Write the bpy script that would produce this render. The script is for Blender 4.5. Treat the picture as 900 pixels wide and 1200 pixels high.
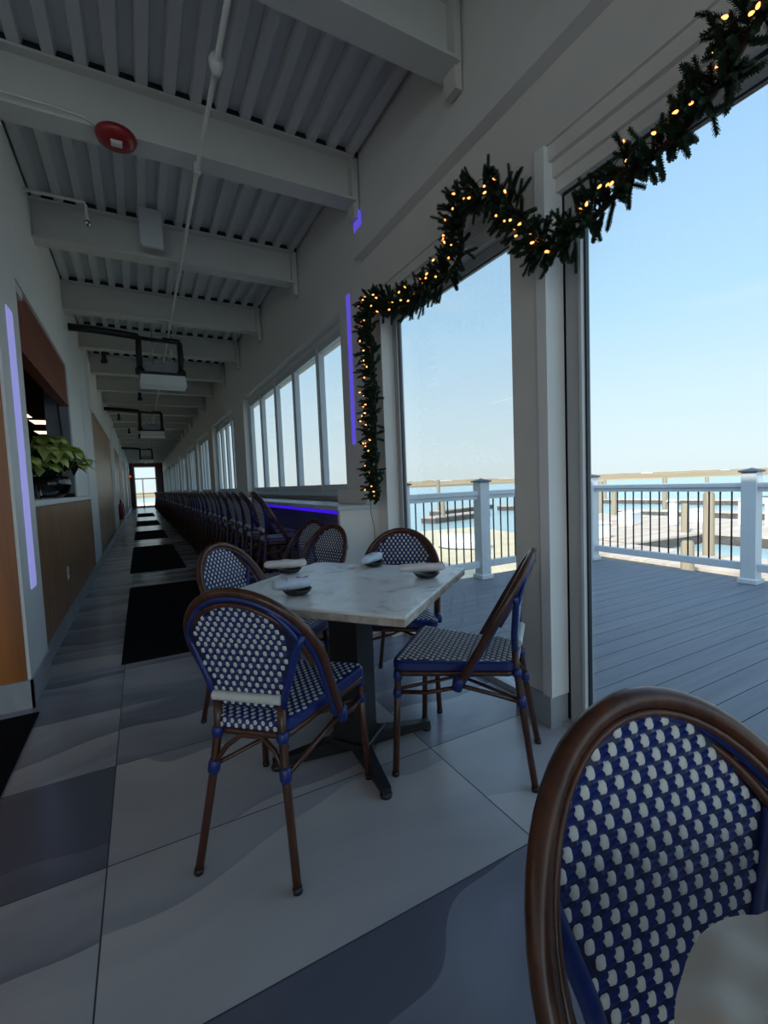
import bpy, math, random
from mathutils import Vector, Matrix, noise
PI = math.pi
R = math.radians
rnd = random.Random(7)
for o in list(bpy.data.objects): bpy.data.objects.remove(o, do_unlink=True)
S = bpy.context.scene
COL = S.collection

# ------------------------------------------------------------------ camera
CAMP = (0.0, 0.0, 1.16)
yaw, pitch, roll = .48875, .06467, -.03972
cd = bpy.data.cameras.new('camera'); cam = bpy.data.objects.new('camera', cd); COL.objects.link(cam)
cd.sensor_fit = 'HORIZONTAL'; cd.sensor_width = 36; cd.lens = 533.3 / 900 * 36; cd.clip_start = .02; cd.clip_end = 4000
fw = Vector((math.sin(yaw)*math.cos(pitch), math.cos(yaw)*math.cos(pitch), -math.sin(pitch)))
rt = Vector((math.cos(yaw), -math.sin(yaw), 0)); up = rt.cross(fw)
r2 = math.cos(roll)*rt + math.sin(roll)*up; u2 = -math.sin(roll)*rt + math.cos(roll)*up
cam.matrix_world = Matrix(((r2.x, u2.x, -fw.x, CAMP[0]), (r2.y, u2.y, -fw.y, CAMP[1]), (r2.z, u2.z, -fw.z, CAMP[2]), (0, 0, 0, 1)))
S.camera = cam
# ------------------------------------------------------------------ sky, sun, exposure
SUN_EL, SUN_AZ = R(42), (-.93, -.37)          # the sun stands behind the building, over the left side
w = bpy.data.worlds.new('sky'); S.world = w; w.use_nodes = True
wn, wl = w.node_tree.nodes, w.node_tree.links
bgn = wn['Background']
# hazy spring sky: colour by height above the horizon, brighter haze round the sun
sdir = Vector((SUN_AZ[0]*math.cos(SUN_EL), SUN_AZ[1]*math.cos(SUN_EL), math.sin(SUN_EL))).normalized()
tcw = wn.new('ShaderNodeTexCoord'); spw = wn.new('ShaderNodeSeparateXYZ'); wl.new(tcw.outputs['Generated'], spw.inputs[0])
rw = wn.new('ShaderNodeValToRGB'); e = rw.color_ramp.elements
while len(e) < 6: e.new(.5)
for k, (p, c) in enumerate([(0, (.74, .84, .86)), (.04, (.74, .87, .91)), (.14, (.66, .84, .95)), (.30, (.48, .74, .96)), (.55, (.36, .60, .90)), (1, (.28, .48, .80))]):
    e[k].position = p; e[k].color = c+(1,)
wl.new(spw.outputs[2], rw.inputs[0])
nzw = wn.new('ShaderNodeTexNoise'); nzw.inputs['Scale'].default_value = 2.2; nzw.inputs['Detail'].default_value = 5
mpw = wn.new('ShaderNodeMapping'); mpw.inputs['Scale'].default_value = (1, 1, 6); wl.new(tcw.outputs['Generated'], mpw.inputs[0]); wl.new(mpw.outputs[0], nzw.inputs['Vector'])
mrw = wn.new('ShaderNodeMapRange'); mrw.inputs['From Min'].default_value = .55; mrw.inputs['From Max'].default_value = .8; mrw.inputs['To Max'].default_value = .30; wl.new(nzw.outputs[0], mrw.inputs[0])
cld = wn.new('ShaderNodeMix'); cld.data_type = 'RGBA'; wl.new(mrw.outputs[0], cld.inputs[0]); wl.new(rw.outputs[0], cld.inputs[6]); cld.inputs[7].default_value = (.78, .86, .90, 1)
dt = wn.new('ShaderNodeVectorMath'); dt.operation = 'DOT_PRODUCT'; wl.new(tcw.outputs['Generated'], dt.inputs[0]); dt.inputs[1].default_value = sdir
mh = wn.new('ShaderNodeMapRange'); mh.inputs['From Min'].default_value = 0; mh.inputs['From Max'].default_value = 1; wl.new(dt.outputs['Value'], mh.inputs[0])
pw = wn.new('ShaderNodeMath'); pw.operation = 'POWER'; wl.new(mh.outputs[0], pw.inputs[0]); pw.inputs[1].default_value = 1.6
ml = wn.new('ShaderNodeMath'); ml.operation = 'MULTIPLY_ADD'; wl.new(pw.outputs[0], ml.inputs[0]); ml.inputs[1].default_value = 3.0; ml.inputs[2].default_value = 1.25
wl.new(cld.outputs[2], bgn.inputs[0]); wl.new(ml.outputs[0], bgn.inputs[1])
sd = bpy.data.lights.new('sun', 'SUN'); sd.energy = 5.0; sd.angle = R(.6); sd.color = (1, .95, .86)
so = bpy.data.objects.new('sun', sd); COL.objects.link(so)
so.rotation_euler = sdir.to_track_quat('Z', 'Y').to_euler(); so.location = (-10, -4, 12)
for nm_, loc_, rot_, sz_, en_ in (('interior_fill_back', (-1.3, -4.85, 1.75), (R(70), 0, 0), (5.4, 2.3), 26), ('interior_fill_side', (-4.5, -.9, 1.7), (0, R(-70), 0), (2.2, 7.0), 20)):
    ld = bpy.data.lights.new(nm_, 'AREA'); ld.shape = 'RECTANGLE'; ld.size, ld.size_y = sz_; ld.energy = en_; ld.color = (1.0, .95, .88)  # unseen area lights behind the camera, added to brighten the interior
    lo_ = bpy.data.objects.new(nm_, ld); COL.objects.link(lo_); lo_.location = loc_; lo_.rotation_euler = rot_
S.view_settings.view_transform = 'Standard'; S.view_settings.look = 'None'
S.view_settings.gamma = 1; S.view_settings.use_curve_mapping = False
S.view_settings.exposure = -0.15

# ------------------------------------------------------------------ materials
def nm(name):
    m = bpy.data.materials.new(name); m.use_nodes = True
    return m, m.node_tree.nodes, m.node_tree.links, m.node_tree.nodes['Principled BSDF']
def setp(b, **k):
    for a, v in k.items(): b.inputs[a.replace('_', ' ')].default_value = v
def plain(name, c, rough=.5, metal=0, var=.06, scale=6, bump=0, spec=.5):
    m, n, l, b = nm(name)
    nz = n.new('ShaderNodeTexNoise'); nz.inputs['Scale'].default_value = scale; nz.inputs['Detail'].default_value = 4
    tc = n.new('ShaderNodeTexCoord'); l.new(tc.outputs['Object'], nz.inputs['Vector'])
    mx = n.new('ShaderNodeMix'); mx.data_type = 'RGBA'
    mx.inputs[6].default_value = tuple(max(0, x*(1-var)) for x in c)+(1,); mx.inputs[7].default_value = tuple(min(1, x*(1+var)) for x in c)+(1,)
    l.new(nz.outputs[0], mx.inputs[0]); l.new(mx.outputs[2], b.inputs['Base Color'])
    setp(b, Roughness=rough, Metallic=metal); b.inputs['Specular IOR Level'].default_value = spec
    if bump:
        bp = n.new('ShaderNodeBump'); bp.inputs['Strength'].default_value = bump; l.new(nz.outputs[0], bp.inputs['Height']); l.new(bp.outputs[0], b.inputs['Normal'])
    return m
def emit(name, c, s):
    m, n, l, b = nm(name); setp(b, Base_Color=c+(1,), Roughness=.6)
    b.inputs['Emission Color'].default_value = c+(1,); b.inputs['Emission Strength'].default_value = s
    return m
def glassy(name, tint=(.98, .995, .995), refl=.22):
    m, n, l, b = nm(name); n.remove(b)
    t = n.new('ShaderNodeBsdfTransparent'); t.inputs[0].default_value = tint+(1,)
    g = n.new('ShaderNodeBsdfGlossy'); g.inputs['Roughness'].default_value = .02
    f = n.new('ShaderNodeFresnel'); f.inputs[0].default_value = 1.45
    mm = n.new('ShaderNodeMath'); mm.operation = 'MULTIPLY'; mm.inputs[1].default_value = refl; l.new(f.outputs[0], mm.inputs[0])
    mx = n.new('ShaderNodeMixShader'); l.new(mm.outputs[0], mx.inputs[0]); l.new(t.outputs[0], mx.inputs[1]); l.new(g.outputs[0], mx.inputs[2])
    l.new(mx.outputs[0], n['Material Output'].inputs[0]); return m
def wood(name, c1, c2, axis='Z', scale=3, rough=.4, planks=0):
    m, n, l, b = nm(name)
    tc = n.new('ShaderNodeTexCoord'); mp = n.new('ShaderNodeMapping'); l.new(tc.outputs['Object'], mp.inputs[0])
    s = [scale*8]*3; s['XYZ'.index(axis)] = scale*.5; mp.inputs['Scale'].default_value = s
    nz = n.new('ShaderNodeTexNoise'); nz.inputs['Scale'].default_value = 1; nz.inputs['Detail'].default_value = 6; nz.inputs['Distortion'].default_value = 1.2
    l.new(mp.outputs[0], nz.inputs['Vector'])
    cr = n.new('ShaderNodeValToRGB'); cr.color_ramp.elements[0].position = .3; cr.color_ramp.elements[1].position = .7
    cr.color_ramp.elements[0].color = c1+(1,); cr.color_ramp.elements[1].color = c2+(1,)
    l.new(nz.outputs[0], cr.inputs[0]); l.new(cr.outputs[0], b.inputs['Base Color']); setp(b, Roughness=rough)
    return m
def ramp_mat(name, stops, scale, dist, rough, detail=8, spec=.5):
    m, n, l, b = nm(name)
    tc = n.new('ShaderNodeTexCoord'); nz = n.new('ShaderNodeTexNoise'); nz.inputs['Scale'].default_value = scale; nz.inputs['Detail'].default_value = detail
    nz.inputs['Distortion'].default_value = dist; l.new(tc.outputs['Object'], nz.inputs['Vector'])
    cr = n.new('ShaderNodeValToRGB'); e = cr.color_ramp.elements
    while len(e) < len(stops): e.new(.5)
    for i, (p, c) in enumerate(stops): e[i].position = p; e[i].color = c+(1,)
    l.new(nz.outputs[0], cr.inputs[0]); l.new(cr.outputs[0], b.inputs['Base Color']); setp(b, Roughness=rough)
    b.inputs['Specular IOR Level'].default_value = spec
    return m
M = {}
M['white'] = plain('painted_white', (.72, .69, .635), .55)
M['cool'] = plain('painted_cool_white', (.82, .82, .80), .5)
M['steel'] = plain('painted_beam', (.60, .575, .52), .6)
M['decking'] = plain('painted_roof_decking', (.60, .60, .59), .55)
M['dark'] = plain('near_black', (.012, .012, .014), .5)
M['black'] = plain('black_metal', (.018, .017, .018), .4, .3)
M['mat'] = plain('black_carpet', (.008, .008, .010), .95, bump=.3, scale=300, spec=.1)
M['tube'] = wood('brown_bamboo_look', (.040, .014, .008), (.095, .032, .015), 'Z', 4, .28)
M['blue'] = plain('blue_strand', (.010, .026, .155), .33, var=.35, scale=90, bump=.2)
M['navy'] = plain('navy_strand', (.006, .011, .055), .5, var=.4, scale=120)
M['pearl'] = plain('white_strand', (.62, .63, .60), .5, var=.1, scale=50)
M['orange'] = wood('orange_pine', (.24, .07, .014), (.42, .145, .03), 'Z', 1.2, .4)
M['header'] = wood('reddish_wood', (.15, .034, .012), (.27, .062, .022), 'Y', 1.5, .4)
M['oak'] = wood('brown_plank', (.22, .10, .045), (.42, .22, .105), 'Z', 2.5, .35)
M['tan'] = wood('tan_shutter', (.38, .24, .14), (.50, .34, .21), 'Z', 1, .35)
M['darkwood'] = wood('dark_red_wood', (.055, .016, .008), (.10, .03, .014), 'Z', 1, .5)
M['marble'] = ramp_mat('marble_top', [(.3, (.36, .35, .34)), (.42, (.78, .78, .76)), (.55, (.88, .89, .88)), (.72, (.58, .57, .55))], 3.2, 2.5, .3)
M['stone'] = ramp_mat('speckled_stone_edge', [(.3, (.28, .22, .17)), (.7, (.60, .54, .46))], 18, .5, .6)
M['basetile'] = ramp_mat('base_tile', [(.3, (.26, .28, .31)), (.7, (.42, .44, .46))], 2, 1.5, .3)
M['glass'] = glassy('window_glass')
M['bowlglass'] = glassy('bowl_glass', (.75, .82, .82), 1.6)
M['alu'] = plain('dark_gasket', (.02, .022, .024), .4)
M['frame'] = plain('grey_white_frame', (.42, .42, .41), .4)
M['bluegrey'] = plain('window_frame_paint', (.52, .56, .57), .4)
M['vinyl'] = plain('white_vinyl', (.60, .61, .61), .4)
M['cap'] = plain('dark_post_cap', (.05, .06, .08), .4)
M['composite'] = wood('grey_composite_board', (.135, .135, .150), (.185, .18, .19), 'X', 1.5, .6)
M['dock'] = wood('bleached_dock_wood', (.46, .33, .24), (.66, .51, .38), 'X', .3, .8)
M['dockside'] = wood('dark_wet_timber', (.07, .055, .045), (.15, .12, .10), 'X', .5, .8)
M['pile'] = wood('wooden_pile', (.24, .17, .11), (.38, .30, .19), 'Z', .6, .8)
M['sand'] = plain('sand', (.72, .56, .34), .9, var=.2, scale=1.5)
M['marsh'] = ramp_mat('marsh', [(.3, (.24, .15, .07)), (.5, (.40, .26, .12)), (.7, (.50, .36, .19))], .02, .5, .9)
M['purple'] = emit('violet_led', (.10, .07, .62), 1.0)
M['deepblue'] = emit('deep_blue_led', (.045, .006, .80), .9)
M['lavender'] = emit('lavender_led', (.36, .36, .82), .62)
M['warm'] = emit('warm_bulb', (1.0, .30, .07), 5)
M['lamp'] = emit('warm_panel', (1.0, .78, .56), 2.2)
M['exit'] = emit('red_exit', (.8, .05, .02), 1.0)
M['red'] = plain('red_plastic', (.28, .012, .015), .35)
M['needle'] = plain('pine_needle', (.014, .045, .020), .7, var=.5, scale=9)
M['twig'] = plain('brown_twig', (.03, .02, .012), .8)
M['wire'] = plain('green_wire', (.01, .02, .012), .6)
M['lime'] = ramp_mat('lime_bract', [(.3, (.50, .60, .14)), (.7, (.80, .88, .36))], 9, .5, .5)
M['leaf'] = plain('dark_leaf', (.012, .04, .015), .5, var=.4)
M['soil'] = plain('soil', (.03, .02, .012), .9)
M['napkin'] = plain('white_napkin', (.68, .64, .66), .8, var=.05, scale=30, bump=.15)
M['napkin2'] = plain('blue_white_napkin', (.58, .66, .78), .8, var=.05, scale=30, bump=.15)
M['cream'] = plain('cream_cloth', (.78, .70, .60), .9, var=.12, scale=12, bump=.2)
M['plate'] = plain('black_plate', (.012, .013, .018), .25)
M['offwhite'] = plain('offwhite_plastic', (.62, .60, .54), .5)
M['chrome'] = plain('chrome', (.6, .6, .6), .15, 1)
M['gunmetal'] = plain('grey_reflector', (.25, .27, .29), .35, .6)
M['darkroom'] = plain('bar_room_paint', (.07, .038, .028), .7)
M['greywall'] = plain('bar_room_grey', (.28, .29, .33), .6)
M['boat'] = plain('white_gelcoat', (.8, .8, .78), .3)
def water():
    m, n, l, b = nm('harbour_water'); setp(b, Base_Color=(.36, .48, .46, 1), Roughness=.25)
    tc = n.new('ShaderNodeTexCoord'); nz = n.new('ShaderNodeTexNoise'); nz.inputs['Scale'].default_value = 1.4; nz.inputs['Detail'].default_value = 5
    l.new(tc.outputs['Object'], nz.inputs['Vector']); bp = n.new('ShaderNodeBump'); bp.inputs['Strength'].default_value = .15; bp.inputs['Distance'].default_value = .1
    l.new(nz.outputs[0], bp.inputs['Height']); l.new(bp.outputs[0], b.inputs['Normal']); return m
M['water'] = water()
TX0, TW, TY0, TH = -.168, 1.207, 1.015, .597
def tiles():
    m, n, l, b = nm('large_wave_marbled_tile')
    def math_(op, a, bb=None, c=None):
        x = n.new('ShaderNodeMath'); x.operation = op
        for i, v in enumerate((a, bb, c)):
            if v is None: continue
            if isinstance(v, (int, float)): x.inputs[i].default_value = v
            else: l.new(v, x.inputs[i])
        return x.outputs[0]
    at = n.new('ShaderNodeAttribute'); at.attribute_name = 'tile'          # per tile: tone and pattern shift
    sc = n.new('ShaderNodeSeparateColor'); l.new(at.outputs['Color'], sc.inputs[0])
    geo = n.new('ShaderNodeNewGeometry'); sp = n.new('ShaderNodeSeparateXYZ'); l.new(geo.outputs['Position'], sp.inputs[0])
    sx = math_('MULTIPLY_ADD', sp.outputs[0], 1.0, math_('MULTIPLY', sc.outputs[1], 37.0))
    sy = math_('MULTIPLY_ADD', sp.outputs[1], 1.0, math_('MULTIPLY', sc.outputs[2], 53.0))
    cb = n.new('ShaderNodeCombineXYZ'); l.new(sx, cb.inputs[0]); l.new(sy, cb.inputs[1])
    wn_ = n.new('ShaderNodeTexNoise'); wn_.inputs['Scale'].default_value = 1.1; wn_.inputs['Detail'].default_value = 1.5; l.new(cb.outputs[0], wn_.inputs['Vector'])
    vm = n.new('ShaderNodeVectorMath'); vm.operation = 'MULTIPLY_ADD'; l.new(wn_.outputs['Color'], vm.inputs[0]); vm.inputs[1].default_value = (.5, .75, 0); l.new(cb.outputs[0], vm.inputs[2])
    mp = n.new('ShaderNodeMapping'); l.new(vm.outputs[0], mp.inputs[0]); mp.inputs['Rotation'].default_value = (0, 0, R(-6)); mp.inputs['Scale'].default_value = (.6, 1.5, 1)
    nz = n.new('ShaderNodeTexNoise'); nz.inputs['Scale'].default_value = 1.15; nz.inputs['Detail'].default_value = 3; nz.inputs['Distortion'].default_value = 1.4
    l.new(mp.outputs[0], nz.inputs['Vector'])
    wv = n.new('ShaderNodeTexWave'); wv.bands_direction = 'Y'; wv.inputs['Scale'].default_value = .38; wv.inputs['Distortion'].default_value = 4.0
    wv.wave_profile = 'SAW'; wv.inputs['Detail'].default_value = 2; wv.inputs['Detail Scale'].default_value = .55; l.new(mp.outputs[0], wv.inputs['Vector'])
    f = math_('ADD', math_('MULTIPLY', wv.outputs['Fac'], .30), math_('MULTIPLY', nz.outputs[0], .66))
    f = math_('ADD', f, math_('MULTIPLY_ADD', sc.outputs[0], .70, -.35))
    cr = n.new('ShaderNodeValToRGB'); e = cr.color_ramp.elements
    while len(e) < 4: e.new(.5)
    for i, (p, c) in enumerate([(.18, (.12, .125, .165)), (.40, (.22, .225, .27)), (.58, (.40, .39, .415)), (.85, (.53, .50, .49))]):
        e[i].position = p; e[i].color = c+(1,)
    l.new(f, cr.inputs[0])
    # joints
    def joint(o, x0, wd):
        q = math_('FRACT', math_('DIVIDE', math_('SUBTRACT', o, x0-wd*200), wd))
        return math_('GREATER_THAN', math_('ABSOLUTE', math_('SUBTRACT', q, .5)), .5-.0022/wd)
    j = math_('MAXIMUM', joint(sp.outputs[0], TX0, TW), joint(sp.outputs[1], TY0, TH))
    mx = n.new('ShaderNodeMix'); mx.data_type = 'RGBA'; l.new(j, mx.inputs[0]); l.new(cr.outputs[0], mx.inputs[6]); mx.inputs[7].default_value = (.035, .04, .05, 1)
    l.new(mx.outputs[2], b.inputs['Base Color'])
    l.new(math_('MULTIPLY_ADD', j, .5, .22), b.inputs['Roughness'])
    return m
M['tiles'] = tiles()

# ------------------------------------------------------------------ mesh helpers
class MB:
    def __init__(s): s.v = []; s.f = []; s.mi = []; s.sm = []
    def add(s, vs, fs, mi=0, smooth=False):
        b = len(s.v); s.v += [tuple(x) for x in vs]
        for f in fs: s.f.append([i+b for i in f]); s.mi.append(mi); s.sm.append(smooth)
        return s
    def box(s, x0, x1, y0, y1, z0, z1, mi=0, bev=0):
        if bev and min(x1-x0, y1-y0, z1-z0) > bev*2.2:
            b = bev; P = []
            for (z, i) in ((z0, b), (z0+b, 0), (z1-b, 0), (z1, b)):
                xa, xb, ya, yb = x0+i, x1-i, y0+i, y1-i
                if i: P += [(xa, ya+0, z), (xb, ya, z), (xb, yb, z), (xa, yb, z)]*1
                else: P += [(xa, ya, z), (xb, ya, z), (xb, yb, z), (xa, yb, z)]
            F = [(3, 2, 1, 0), (12, 13, 14, 15)]
            for k in range(3):
                for i in range(4):
                    j = (i+1) % 4; F.append((k*4+i, k*4+j, k*4+4+j, k*4+4+i))
            return s.add(P, F, mi)
        P = [(x0, y0, z0), (x1, y0, z0), (x1, y1, z0), (x0, y1, z0), (x0, y0, z1), (x1, y0, z1), (x1, y1, z1), (x0, y1, z1)]
        return s.add(P, [(3, 2, 1, 0), (4, 5, 6, 7), (0, 1, 5, 4), (1, 2, 6, 5), (2, 3, 7, 6), (3, 0, 4, 7)], mi)
    def tube(s, pts, r, n=10, mi=0, caps=True, closed=False):
        pts = [Vector(p) for p in pts]; N = len(pts)
        rs = r if isinstance(r, (list, tuple)) else [r]*N
        ref = None; rings = []
        for i, p in enumerate(pts):
            if closed: t = pts[(i+1) % N]-pts[i-1]
            else: t = pts[min(i+1, N-1)]-pts[max(i-1, 0)]
            if t.length < 1e-9: t = Vector((0, 0, 1))
            t.normalize()
            if ref is None:
                ref = Vector((0, 0, 1)) if abs(t.z) < .9 else Vector((1, 0, 0))
            a = ref - t*ref.dot(t)
            if a.length < 1e-6: a = t.orthogonal()
            a.normalize(); ref = a; b = t.cross(a)
            rings.append([p + (a*math.cos(2*PI*k/n)+b*math.sin(2*PI*k/n))*rs[i] for k in range(n)])
        V = [v for g in rings for v in g]; F = []
        for i in range(N if closed else N-1):
            j = (i+1) % N
            for k in range(n):
                F.append((i*n+k, i*n+(k+1) % n, j*n+(k+1) % n, j*n+k))
        s.add(V, F, mi, True)
        if caps and not closed:
            b = len(s.v)-len(V)
            s.f.append([b+k for k in reversed(range(n))]); s.mi.append(mi); s.sm.append(False)
            s.f.append([b+(N-1)*n+k for k in range(n)]); s.mi.append(mi); s.sm.append(False)
        return s
    def lathe(s, prof, c=(0, 0, 0), n=24, mi=0, smooth=True):
        V = []; F = []
        for (r, z) in prof:
            for k in range(n): V.append((c[0]+r*math.cos(2*PI*k/n), c[1]+r*math.sin(2*PI*k/n), c[2]+z))
        for i in range(len(prof)-1):
            for k in range(n): F.append((i*n+k, i*n+(k+1) % n, (i+1)*n+(k+1) % n, (i+1)*n+k))
        return s.add(V, F, mi, smooth)
    def prism(s, poly, z0, z1, mi=0, mtop=None):
        n = len(poly); V = [(x, y, z0) for x, y in poly]+[(x, y, z1) for x, y in poly]
        s.add(V, [tuple(reversed(range(n)))]+[(i, (i+1) % n, n+(i+1) % n, n+i) for i in range(n)], mi)
        return s.add([(x, y, z1) for x, y in poly], [tuple(range(n))], mi if mtop is None else mtop)
    def grid(s, fn, nu, nv, mi=0, smooth=True):
        V = [fn(i/nu, j/nv) for j in range(nv+1) for i in range(nu+1)]
        return s.add(V, [(j*(nu+1)+i, j*(nu+1)+i+1, (j+1)*(nu+1)+i+1, (j+1)*(nu+1)+i) for j in range(nv) for i in range(nu)], mi, smooth)
    def build(s, name, mats, parent=None, **tags):
        me = bpy.data.meshes.new(name); me.from_pydata([tuple(v) for v in s.v], [], s.f)
        for m in (mats if isinstance(mats, (list, tuple)) else [mats]): me.materials.append(M[m])
        me.polygons.foreach_set('material_index', s.mi); me.polygons.foreach_set('use_smooth', s.sm); me.update()
        o = bpy.data.objects.new(name, me); COL.objects.link(o)
        if parent: o.parent = parent
        for k, v in tags.items(): o[k] = v
        return o
def tag(o, label=None, cat=None, group=None, kind=None):
    if label: o['label'] = label
    if cat: o['category'] = cat
    if group: o['group'] = group
    if kind: o['kind'] = kind
    return o
def empty(name, loc=(0, 0, 0), rz=0):
    o = bpy.data.objects.new(name, None); COL.objects.link(o); o.location = loc; o.rotation_euler = (0, 0, rz); o.empty_display_size = .1
    return o
def struct(name, mb, mats, parent=None):
    o = mb.build(name, mats, parent)
    if parent is None: o['kind'] = 'structure'
    return o
def copy_tree(o, parent=None):
    c = o.copy(); COL.objects.link(c)
    if parent: c.parent = parent
    for ch in o.children: copy_tree(ch, c)
    return c
def thing(mb, name, mats, label, cat, group=None, loc=None, rz=0):
    o = mb.build(name, mats); tag(o, label, cat, group)
    if loc is not None: o.location = loc; o.rotation_euler = (0, 0, rz)
    return o

# ================================================================== STRUCTURE
XL, XR, YN, YS = -.645, 1.6, 38.6, -5.0
# floor of separate tiles (one mesh; each tile has its own tone and figure)
mb = MB(); tones = []
dark = {(-1, 1): .08, (0, 0): .85, (0, -1): .22, (0, -2): .4, (1, 2): .30, (1, 1): .38, (0, 1): .74, (-1, 0): .62, (-1, 2): .60, (0, 2): .50, (1, 0): .85, (1, 3): .5, (-1, 3): .45, (0, 3): .5, (1, -1): .3}
r3 = random.Random(11)
for i in range(-4, 2):
    for j in range(-11, 64):
        x0 = max(TX0+i*TW, -4.6); x1 = min(TX0+(i+1)*TW, 1.9); y0 = TY0+j*TH; y1 = min(y0+TH, YN)
        if y0 >= YN or x1 <= x0: continue
        mb.add([(x0, y0, 0), (x1, y0, 0), (x1, y1, 0), (x0, y1, 0)], [(0, 1, 2, 3)])
        tones.append((dark.get((i, j), r3.uniform(.25, .7)), r3.random(), r3.random(), 1))
nt = len(mb.f)
mb.box(-4.6, 1.9, YS, YN, -.2, -.002)
tones += [(.5, 0, 0, 1)]*6
fl = struct('floor', mb, 'tiles')
ca = fl.data.attributes.new('tile', 'FLOAT_COLOR', 'FACE')
for i, t in enumerate(tones): ca.data[i].color = t

# corrugated roof decking, ribs running down the corridor
mb = MB(); P = .1524; xs = []
x = -.645 - P*27 + .02
prof = []
while x < 1.9:
    prof += [(x, 3.60), (x+.058, 3.60), (x+.070, 3.645), (x+P-.012, 3.645)]; x += P
prof = [(max(-4.6, min(1.9, a)), z) for a, z in prof]
V = []; F = []
for a, z in prof: V += [(a, YS, z), (a, YN, z)]
for i in range(len(prof)-1): F.append((2*i, 2*i+2, 2*i+3, 2*i+1))
mb.add(V, F); mb.box(-4.6, 1.9, YS, YN, 3.70, 3.78)
struct('ceiling', mb, 'decking')
# roof over all of it with a parapet
mb = MB(); mb.box(-7, 1.95, YS, YN+.3, 3.79, 4.0); mb.box(1.80, 1.95, YS, YN+.3, 3.4, 4.35); mb.box(-7, 1.95, YN+.15, YN+.3, 3.2, 4.35)
struct('roof', mb, 'cool')
# beams: wide-flange sections across the corridor
beamY = [-3.6, -2.1, -.6, .55, 2.01, 3.26, 4.78, 6.42, 7.97]
while beamY[-1] < 37: beamY.append(beamY[-1]+1.55)
for y in beamY:
    mb = MB(); x0, x1 = -.66, 1.565
    mb.box(x0, x1, y-.08, y+.08, 3.27, 3.288); mb.box(x0, x1, y-.07, y+.07, 3.582, 3.598); mb.box(x0, x1, y-.012, y+.012, 3.288, 3.582)
    for xx in (x0+.005, x1-.03): mb.box(xx, xx+.012, y-.075, y+.075, 3.288, 3.582)
    mb.box(x1-.012, x1+.03, y-.05, y+.05, 3.16, 3.60)
    o = mb.build('ceiling_beam', 'steel'); o['kind'] = 'structure'
    mb = MB(); mb.box(-.66, 1.60, y-.055, y+.06, 3.598, 3.643); mb.build('flute_shade_strip', 'dark', o)  # near-black strip added as the shade inside the decking flutes above the beam

# ---- right wall
mb = MB()
mb.box(1.605, 1.9, YS, YN, 2.95, 3.72)
mb.box(XR, 1.9, YS, 3.68, 2.55, 2.95)
mb.box(XR, 1.9, 3.68, YN, 2.64, 2.95)
mb.box(1.70, 1.9, 3.68, YN, 2.58, 2.64)
cols = [(1.45, 1.65), (2.95, 3.68), (7.87, 8.85), (11.6, 12.4), (15.0, 15.8), (18.4, 19.2), (21.8, 22.6), (25.2, 26.0), (28.6, 29.4), (32.0, 32.8), (35.4, 36.2), (38.2, 38.6), (-2.6, -2.3), (-5, -4.7)]
for a, b in cols:
    mb.box(XR, 1.76, a, b, 0, 2.55 if b < 3.69 else 2.58)
    if b > 3.69: mb.box(XR, 1.69, a, b, 2.58, 2.64)
for k_ in range(1, 11): mb.box(1.75, 1.80, cols[k_][1], cols[k_+1][0], 0, 1.05)      # low wall below the corridor windows
struct('wall_right', mb, 'white')
mb = MB(); mb.box(1.527, 1.62, YS, 3.2, 2.84, 3.02, 0); struct('trim_1', mb, 'white')          # ledge above the doors
# casing over the openings, stepped
mb = MB()
for a, b in ((1.65, 2.95), (-2.3, 1.45)):
    mb.box(1.615, 1.72, a, b, 2.49, 2.55); mb.box(1.64, 1.74, a, b, 2.43, 2.49); mb.box(1.66, 1.76, a, b, 2.375, 2.43)
struct('trim_2', mb, 'white')
mb = MB()                                   # bevel strip on the pillar and its tile foot
mb.box(1.59, 1.70, 1.432, 1.485, .15, 2.55); struct('trim_3', mb, 'cool')
mb = MB(); mb.box(1.588, 1.70, 1.438, 1.66, 0, .15); struct('baseboard_right', mb, 'basetile')
# sliding door 1 (near, right of the pillar)
d = empty('door_1', (1.72, .6, 0)); d['kind'] = 'structure'
def rel(mb, o):  # shift to local
    mb.v = [(a-o.location.x, b-o.location.y, c-o.location.z) for a, b, c in mb.v]; return mb
def doorleaf(d, y0, y1, top, fw_=.085):
    mb = MB(); x0, x1 = 1.70, 1.745
    mb.box(x0, x1, y1-fw_, y1, .02, top); mb.box(x0, x1, y0, y0+fw_, .02, top); mb.box(x0, x1, y0+fw_, y1-fw_, top-.055, top); mb.box(x0, x1, y0+fw_, y1-fw_, .02, .11)
    rel(mb, d).build('door_frame', 'frame', d)
    a, b = y0+fw_, y1-fw_
    mb = MB(); mb.box(1.69, 1.705, b-.001, b+.012, .11, top-.06); rel(mb, d).build('glazing_bead', 'vinyl', d)
    mb = MB()
    mb.box(1.712, 1.730, b-.008, b, .11, top-.055); mb.box(1.712, 1.730, a, a+.008, .11, top-.055); mb.box(1.712, 1.730, a, b, top-.063, top-.055)
    rel(mb, d).build('gasket', 'alu', d)
    mb = MB(); mb.box(1.72, 1.726, a, b, .11, top-.055); rel(mb, d).build('door_glass', 'glass', d)
doorleaf(d, -.35, 1.42, 2.365)
mb = MB(); mb.box(1.71, 1.75, 1.42, 1.45, 0, 2.375); mb.box(1.69, 1.75, -2.3, 1.42, 2.365, 2.378); rel(mb, d).build('shadow_gap', 'dark', d)
mb = MB(); mb.box(1.66, 1.80, -2.3, 1.45, -.01, .018); rel(mb, d).build('track', 'frame', d)
d2 = empty('door_2', (1.72, -1.3, 0)); d2['kind'] = 'structure'; doorleaf(d2, -2.3, -.33, 2.365)
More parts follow.
